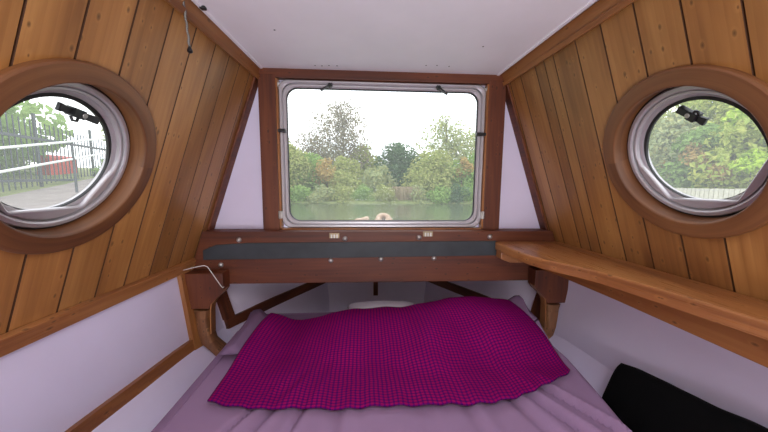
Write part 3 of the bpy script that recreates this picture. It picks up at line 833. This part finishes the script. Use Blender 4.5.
for z in zs:
    xb = -1.35 - .42 * max(0, z - 4.5)
    for k_, o_ in enumerate(offs): vs.append(P(xb - o_, lg(xb - o_, z) if k_ else WZ - .2, z))
k = len(offs); fs = [(j_ * k + i_, j_ * k + i_ + 1, (j_ + 1) * k + i_ + 1, (j_ + 1) * k + i_) for j_ in range(len(zs) - 1) for i_ in range(k - 1)]
tag(MB().add(vs, fs, smooth=True).build('bank_left', M['grass']), kind='structure')
def lp(x, z): return lg(x, z) + .02
vs = []; zs = rng(-5, 15, 50)
for z in zs:
    for q in range(5):
        x = -5.4 - q * .40 - max(0, z - 5) * .33; vs.append(P(x, lp(x, z), z))
fs = [(j * 5 + i, j * 5 + i + 1, (j + 1) * 5 + i + 1, (j + 1) * 5 + i) for j in range(49) for i in range(4)]
tag(MB().add(vs, fs, smooth=True).build('towpath', M['path']), kind='structure')
def fg(x, z): return WZ - .1 + .5 * smooth(16.6, 18.5, z) + .35 * smooth(18.5, 30, z) + .08 * vnoise(x * .7, z * .7, 4)
ground('bank_front', fg, rng(-30, 60, 60), rng(16.6, 60, 30), M['grass'])
def rg(x, z): return WZ - .1 + .25 * smooth(19.0, 19.6, x) + .2 * smooth(19.5, 30, x) + .03 * vnoise(x, z, 5)
ground('bank_right', rg, rng(19.0, 60, 30), rng(-20, 16.5, 30), M['grass'])

def leaf_card(out, c, size, k):
    n = Vector((random.gauss(0, 1), random.gauss(0, 1), random.gauss(0, 1) + .6)).normalized(); a = n.orthogonal().normalized(); b = n.cross(a)
    t = random.uniform(0, PI); a, b = a * math.cos(t) + b * math.sin(t), b * math.cos(t) - a * math.sin(t)
    s = size * random.uniform(.6, 1.3); bend = n * s * .25
    o = len(out[0]); out[0].extend([c - a * s, c - b * s * .55 + bend, c + a * s, c + b * s * .55 + bend]); out[1].append((o, o + 1, o + 2, o + 3))
def tree(x, z, base, h, rw, mat, label, n=1800, blobs=9, leaf=.13, trunk=.10, crown0=.25, airy=.0, name='tree', group=None, rd=None, cat='tree'):
    root = empty(name, P(x, base, z)); tag(root, label, cat, group)
    rd = rd or rw
    B = []
    for i in range(blobs):
        t = (i + .5) / blobs; yy = base + h * (crown0 + (1 - crown0) * (.08 + .84 * t))
        prof = math.sin(PI * min(1, .22 + .74 * t)) ** .8
        a = random.uniform(0, 2 * PI); q = random.uniform(.25, .62) * prof
        br = rw * prof * random.uniform(.46, .68) + .10 * rw
        B.append((x + rw * q * math.cos(a), yy, z + rd * q * math.sin(a), br, min(br * .9, h * (1 - crown0) * .3)))
    vs, fs = [], []; out = (vs, fs)
    wts = [b[3] ** 2 for b in B]
    for _ in range(int(n * 1.7)):
        bx, by_, bz, br, bh = random.choices(B, wts)[0]
        d = Vector((random.gauss(0, 1), random.gauss(0, 1), random.gauss(0, 1))).normalized() * (random.random() ** (.33 if airy else .22))
        leaf_card(out, P(bx + d.x * br, by_ + d.z * bh, bz + d.y * br), leaf, 0)
    m = MB(); m.v = vs; m.f = [list(f) for f in fs]; m.uv = [[(0, 0)] * 4 for _ in fs]; m.sm = [False] * len(fs)
    m.build('crown', L[mat], root, fix=False)
    # trunk with limbs into the clumps
    m = MB(); top = base + h * .8
    pts = [P(x + .05 * rw * vnoise(t * 4, x, 2), base - .1 + (top - base) * t, z) for t in (0, .2, .4, .6, .8, 1)]
    m.tube(pts, trunk, 7, radii=[1.25, 1, .85, .65, .45, .2])
    for bx, by_, bz, br, bh in B:
        st = P(x, min(top - .05, max(base + .12 * h, by_ - .45 * rw - bh * .3)), z)
        e = P(bx, by_, bz); mid = st.lerp(e, .5) + Vector((0, 0, .06 * h)); m.tube([st, mid, e], trunk * .36, 5, radii=[1, .7, .25])
        if airy:
            for _ in range(7):
                dd = Vector((random.gauss(0, 1), random.gauss(0, 1), random.gauss(0, 1) + .6)).normalized() * br
                m.tube([e, e + dd * .5 + Vector((0, 0, .05)), e + dd], trunk * .13, 4, radii=[1, .7, .3])
    m.build('trunk', M['bark'], root)
    return root
FG = 'trees on the far bank ahead'
def at(px, z):                                # rough bearing of a picture column at a distance
    return -.0874 + (px - 367.2) / 288.06 * z * 1.004
T = lambda *a, **k: tree(*a, group=FG, **k)
Bs = lambda *a, **k: tree(*a, group=FG, name='bush', cat='bush', **k)
T(at(344, 25), 25, -.75, 7.9, 3.0, 'airy', 'tall thin tree with sparse dull leaves seen through the front window', n=2700, blobs=22, leaf=.105, trunk=.11, crown0=.25, airy=1)
T(at(314, 27), 27, -.75, 5.6, 2.5, 'airy', 'shorter sparse tree left of the tall thin tree in the front window', n=1500, blobs=13, leaf=.11, trunk=.09, crown0=.2, airy=1)
T(at(399, 24), 24, -.75, 4.1, 2.1, 'dark', 'rounded dark green tree in the middle of the front window', n=3600, blobs=14, leaf=.13, crown0=.08)
T(at(368, 26), 26, -.75, 4.1, 2.1, 'olive', 'yellow-green tree between the tall thin tree and the dark round tree', n=2600, blobs=11, leaf=.13, crown0=.08)
T(at(446, 23), 23, -.75, 6.2, 2.4, 'pale', 'tall pale green tree at the right of the front window', n=2400, blobs=17, leaf=.12, crown0=.12, airy=1)
T(at(478, 25), 25, -.75, 5.9, 2.4, 'pale', 'pale green tree half hidden by the right edge of the front window', n=2300, blobs=13, leaf=.12, crown0=.12, airy=1)
Bs(at(436, 19.8), 19.8, -.95, 3.2, 2.2, 'olive', 'broad yellow-green willow-like bush low at the right of the front window', n=3000, blobs=12, leaf=.11, crown0=.0)
Bs(at(470, 20.5), 20.5, -.95, 3.1, 1.9, 'green', 'green bush by the water at the right edge of the front window', n=2300, blobs=10, leaf=.11, crown0=.0)
Bs(at(461, 19.4), 19.2, -.3, 2.1, .75, 'orange', 'small orange-leaved bush in front of the pale tree at the right', n=520, blobs=6, leaf=.09, crown0=.35, trunk=.03, airy=1)
Bs(at(290, 19.5), 19.5, -.95, 3.5, 1.7, 'olive', 'light yellow-green bush at the left edge of the front window', n=2600, blobs=11, leaf=.11, crown0=.0)
Bs(at(313, 20.5), 20.5, -.95, 2.9, 1.8, 'green', 'mid green bush under the sparse trees in the front window', n=2500, blobs=10, leaf=.11, crown0=.0)
Bs(at(328, 19.3), 19.3, -.7, 2.4, .85, 'orange', 'orange-tinged bush under the tall thin tree in the front window', n=560, blobs=7, leaf=.09, crown0=.25, trunk=.03, airy=1)
Bs(at(347, 20.5), 20.5, -.95, 2.8, 1.7, 'olive', 'yellow-green bush in front of the trunk of the tall thin tree near the water', n=2400, blobs=10, leaf=.11, crown0=.0)
Bs(at(378, 21), 21, -.95, 2.2, 1.5, 'pale', 'pale green bush at the foot of the dark round tree', n=1800, blobs=8, leaf=.11, crown0=.0)
T(at(421, 27), 27, -.75, 3.4, 2.4, 'green', 'green tree behind and right of the dark round tree', n=2200, blobs=10, leaf=.14, crown0=.0)
T(at(272, 24), 25, -.75, 5.2, 2.4, 'pale', 'pale green tree mostly hidden behind the left jamb of the front window', n=1900, blobs=11, leaf=.13, crown0=.05)
T(at(330, 34), 36, -.75, 4.6, 5.0, 'pale', 'distant pale green tree behind the tall thin tree', n=2600, blobs=12, leaf=.18, crown0=.0)
T(at(398, 36), 38, -.75, 4.2, 5.0, 'pale', 'distant pale green tree behind the dark round tree', n=2400, blobs=12, leaf=.18, crown0=.0)
SG = 'low shrubs at the water edge ahead'
for px, h, mt, lab in ((285, .75, 'green', 'low green shrub at the water edge at far left of the front window'), (303, .6, 'green', 'low green shrub at the water edge below the mid green bush'),
                       (322, .6, 'pale', 'low pale shrub at the water edge below the tall thin tree'), (343, .65, 'olive', 'low yellow-green shrub at the water edge below the pale green bush'),
                       (364, .6, 'green', 'low green shrub at the water edge left of the tan reeds'), (384, .7, 'olive', 'low yellow-green shrub at the water edge under the dark round tree'),
                       (420, .7, 'pale', 'low pale shrub at the water edge right of the tan reeds'), (440, .65, 'green', 'low green shrub at the water edge under the willow-like bush'),
                       (458, .7, 'dark', 'low dark shrub at the water edge under the pale tree'), (474, .8, 'green', 'low green shrub at the water edge at far right of the front window')):
    tree(at(px, 17.6), 17.6 + random.uniform(-.2, .3), -1.22, h + .45, .95, mt, lab, n=720, blobs=5, leaf=.075, crown0=.0, trunk=.02, name='shrub', group=SG, cat='shrub')
for px, lab in ((398, 'tan clump of reeds under the dark round tree'), (409, 'second tan clump of reeds right of the dark round tree')):
    root = empty('reed_clump', P(at(px, 17.9), -.95, 17.9)); tag(root, lab, 'reeds', 'tan reeds on the far bank'); vs, fs = [], []
    for _ in range(420):
        x, zz = at(px, 17.9) + random.gauss(0, .25), 17.9 + random.gauss(0, .2); hh = random.uniform(.35, .85); c = P(x, -1.0, zz); lean = Vector((random.gauss(0, .12), random.gauss(0, .12), hh)); w_ = Vector((.02, random.uniform(-.02, .02), 0))
        o_ = len(vs); vs += [c - w_, c + w_, c + lean + w_ * 1.2, c + lean - w_ * 1.2]; fs.append([o_, o_ + 1, o_ + 2, o_ + 3])
    m = MB(); m.v = vs; m.f = fs; m.uv = [[(0, 0)] * 4 for _ in fs]; m.sm = [False] * len(fs); m.build('blades', L['tan'], root, fix=False)

# right-hand bank: wood behind a pale board fence
RG = 'trees behind the pale fence at the right'
def atr(px, x): 
    t = (px - 384) / 288.06; a = math.atan(t) + .0589; return x / math.tan(a)   # z of a bearing at x
for px, x, h, rw, mt, lab, nn in ((636, 24, 7.4, 2.9, 'pale', 'pale green tree at the left edge of the right porthole', 2600),
                              (662, 23, 6.6, 2.6, 'pale', 'fresh pale green tree left of centre in the right porthole', 3000),
                              (688, 26, 9.6, 3.3, 'yellowgreen', 'tall yellowish tree behind the porthole catch on the right', 3000),
                              (700, 22.5, 5.0, 2.2, 'green', 'mid green tree in the middle of the right porthole', 3000),
                              (722, 25, 9.8, 3.3, 'yellowgreen', 'tall yellow-green tree at the top of the right porthole', 3200),
                              (738, 22.5, 5.0, 2.1, 'yellowgreen', 'yellow-green tree in front of the lime tree at right', 2800),
                              (752, 24, 6.4, 2.4, 'lime', 'bright lime green tree at the right of the right porthole', 3000),
                              (775, 25, 9.8, 3.2, 'yellowgreen', 'tall yellow-green tree cut by the right edge of the photo', 2600)):
    tree(x, atr(px, x), -.9, h, rw, mt, lab, n=int(nn * 1.15), blobs=15, leaf=.19, crown0=.06, trunk=.13, group=RG)
for px, x, b, mt, lab in ((690, 21.6, 1.1, 'orange', 'orange-leaved bush over the middle of the right porthole view'), (668, 22.0, .2, 'orange', 'orange-leaved bush low in the left of the right porthole'), (712, 21.5, -.4, 'orange', 'orange-leaved bush just above the pale fence'),
                           (745, 21.6, .4, 'lime', 'lime green bush in front of the trees at the right')):
    tree(x, atr(px, x), -.9, b + 2.6, 1.0, mt, lab, n=420, blobs=5, leaf=.13, crown0=.55, trunk=.04, airy=1, name='bush', group='bushes before the wood at the right', cat='bush')
fr = empty('board_fence', P(20, -1.0, 14)); tag(fr, 'low pale board fence along the far bank below the wood at right', 'fence')
m = MB(); z = 6.0
while z < 22:
    m.box((19.98, z, -1.0 + ZC), (20.02, z + .2, -.12 + ZC + .03 * vnoise(z * 3, 0, 1)), (0, 0, 1)); z += .235
m.build('boards', M['fence'], fr)
m = MB(); m.box((20.02, 6, -.35 + ZC), (20.08, 22, -.25 + ZC)); m.box((20.02, 6, -.85 + ZC), (20.08, 22, -.75 + ZC)); m.build('rails', M['fence'], fr)

# left bank: palisade fence, white handrail, hedge
FA, FB = Vector((-7.6, 0, 6.0)), Vector((-9.3, 0, 11.2))
pf = empty('palisade_fence', P(-8, lg(-8, 7.7), 7.7)); tag(pf, 'tall dark steel palisade fence beside the towpath in the left porthole', 'fence')
fdir = (FB - FA); flen = fdir.length; fdir /= flen
m = MB(); t = -4.
while t < flen:
    p = FA + fdir * t; y0 = lg(p.x, p.z) + .04; y1 = 1.50 - .02 * t
    m.box((p.x - .009, p.z - .009, y0 + ZC), (p.x + .009, p.z + .009, y1 - .05 + ZC), (0, 0, 1))
    m.add([P(p.x - .009, y1 - .05, p.z - .009), P(p.x + .009, y1 - .05, p.z - .009), P(p.x + .009, y1 - .05, p.z + .009), P(p.x - .009, y1 - .05, p.z + .009), P(p.x, y1, p.z)], [(0, 1, 4), (1, 2, 4), (2, 3, 4), (3, 0, 4)])
    t += .165
m.build('pales', M['steel'], pf)
m = MB()
for dy in (.25, 1.25):
    a, b = FA + fdir * -4, FA + fdir * flen; m.bar([P(a.x + .05, lg(FA.x, FA.z) + dy + .0, a.z), P(b.x + .05, lg(FA.x, FA.z) + dy + .2, b.z)], [(-.02, -.03), (.02, -.03), (.02, .03), (-.02, .03)])
m.build('rails', M['steel'], pf)
for t in (-3.2, -.55, 1.75, 4.1):
    p = FA + fdir * t; MB().box((p.x - .025, p.z - .025, lg(p.x, p.z) + ZC - .1), (p.x + .025, p.z + .025, 1.62 + ZC), (0, 0, 1)).build('post', M['steel'], pf)
hr = empty('handrail', P(-6.3, lg(-6.3, 6), 6)); tag(hr, 'white two-bar handrail sloping up the towpath in front of the palisade fence', 'handrail')
def ext(a, b, t): return a + (b - a) * t
for a, b in ((P(-6, .14, 5.05), P(-7.5, .85, 8.95)), (P(-6, .524, 5.09), P(-7.5, 1.257, 9.0))):
    MB().tube([ext(a, b, -1.0), ext(a, b, 1.4)], .024, 8).build('bar', M['rail'], hr)
for t in (-.95, .50, .95, 1.35):
    a = ext(P(-6, .524, 5.09), P(-7.5, 1.257, 9.0), t); MB().tube([Vector((a.x, a.y, lg(a.x, a.y) + ZC - .05)), a], .026, 8).build('post', M['steel'], hr)
rb = MB()
px0 = Vector((-10.3, 0, 10.1))
rb.prism([P(-9.9, .15, 9.6), P(-9.9, .75, 9.6), P(-10.0, .82, 9.6), P(-10.2, .82, 9.6), P(-10.3, .15, 9.6)], (0, .9, 0))
tag(rb.build('barrier', M['redp'], bevel=.03), 'red plastic barrier behind the palisade fence in the left porthole', 'barrier')
LGp = 'greenery behind the palisade fence'
tree(-11.8, 8.0, -.2, 3.4, 2.4, 'green', 'green tree behind the fence at the far left edge', n=4200, blobs=14, leaf=.15, crown0=.05, group=LGp)
tree(-9.5, 5.6, -.2, 4.6, 1.6, 'pale', 'pale green tree behind the fence at the left edge of the photo', n=3000, blobs=12, leaf=.13, crown0=.1, group=LGp)
tree(-10.2, 14.0, .4, 2.9, 1.2, 'pale', 'pale green tree beyond the end of the fence under the porthole catch', n=1200, blobs=8, leaf=.12, crown0=.15, airy=1, group=LGp)
tree(-8.6, 10.6, .10, .75, .9, 'green', 'low green bush where the towpath meets the fence', n=900, blobs=6, leaf=.07, crown0=.0, trunk=.02, name='bush', group=LGp, cat='bush')
tree(-9.1, 12.2, .3, .8, .9, 'yellowgreen', 'low yellow-green bush farther along the fence', n=800, blobs=6, leaf=.07, crown0=.0, trunk=.02, name='bush', group=LGp, cat='bush')

# ------------------------------------------------------------------ light
wd = bpy.data.worlds.new('sky'); bpy.context.scene.world = wd; wd.use_nodes = True
t = wd.node_tree; t.nodes.clear()
ou = t.nodes.new('ShaderNodeOutputWorld'); bg = t.nodes.new('ShaderNodeBackground'); tc = t.nodes.new('ShaderNodeTexCoord')
mp = t.nodes.new('ShaderNodeMapping'); mp.inputs['Scale'].default_value = (1, 1, 2.4)
nz = t.nodes.new('ShaderNodeTexNoise'); nz.inputs['Scale'].default_value = 3.0; nz.inputs['Detail'].default_value = 5
rp = t.nodes.new('ShaderNodeValToRGB'); rp.color_ramp.elements[0].position = .35; rp.color_ramp.elements[0].color = (.86, .91, .98, 1)
rp.color_ramp.elements[1].position = .6; rp.color_ramp.elements[1].color = (1, 1, 1, 1)
t.links.new(tc.outputs['Generated'], mp.inputs[0]); t.links.new(mp.outputs[0], nz.inputs['Vector']); t.links.new(nz.outputs['Fac'], rp.inputs[0])
t.links.new(rp.outputs[0], bg.inputs[0]); t.links.new(bg.outputs[0], ou.inputs[0]); bg.inputs[1].default_value = 3.0

def area(name, loc, target, sx, sy, power, col=(1, 1, 1), portal=False, spread=180):
    l = bpy.data.lights.new(name, 'AREA'); l.shape = 'RECTANGLE'; l.size = sx; l.size_y = sy; l.energy = power; l.color = col
    l.spread = math.radians(spread)
    o = bpy.data.objects.new(name, l); C.objects.link(o); o.location = loc
    o.rotation_euler = (Vector(target) - Vector(loc)).to_track_quat('-Z', 'Z').to_euler()
    if portal: l.cycles.is_portal = True
    return o
area('rear_fill', P(0, -.45, -1.30), P(0, 1.15, 0), .8, 1.3, 36, (.96, .97, 1), spread=135)  # added fill lamp at the rear opening, tilted up to brighten the ceiling
area('overhead_fill', P(.08, .57, -.30), P(-.05, -.5, -.36), .8, .6, 15, (.93, .96, 1))  # added fill lamp under the closed ceiling, no opening above it
area('window_portal', P(0, .145, 1.66), P(0, .145, 0), 1.1, .78, 1, portal=True)
for s in (-1, 1):
    o = port_origin(s); area('porthole_portal', o + outv(s) * .075, o - outv(s), .4, .4, 1, portal=True)

# ------------------------------------------------------------------ camera
cam = bpy.data.cameras.new('camera'); co = bpy.data.objects.new('camera', cam); C.objects.link(co)
cam.sensor_fit = 'HORIZONTAL'; cam.sensor_width = 36; cam.lens = 288.06 / 768 * 36; cam.clip_start = .02; cam.clip_end = 500
rows = [[0.9982844675759948, 0.007944579210860912, -0.05800866709100376], [-0.0014330778682101067, 0.9937701682462833, 0.11143966525244715], [0.05853262410259932, -0.11116535595641382, 0.9920767085012869]]
X, Y_, F = [Vector((r[0], r[2], r[1])) for r in rows]
co.matrix_world = Matrix(((X.x, Y_.x, -F.x, -.0874), (X.y, Y_.y, -F.y, 0), (X.z, Y_.z, -F.z, ZC), (0, 0, 0, 1)))
sc = bpy.context.scene; sc.camera = co
sc.view_settings.view_transform = 'Standard'; sc.view_settings.look = 'None'; sc.view_settings.exposure = -0.15; sc.view_settings.gamma = 1
sc.cycles.use_denoising = True; sc.cycles.max_bounces = 10; sc.cycles.diffuse_bounces = 6; sc.cycles.transparent_max_bounces = 12
sc.cycles.sample_clamp_indirect = 6
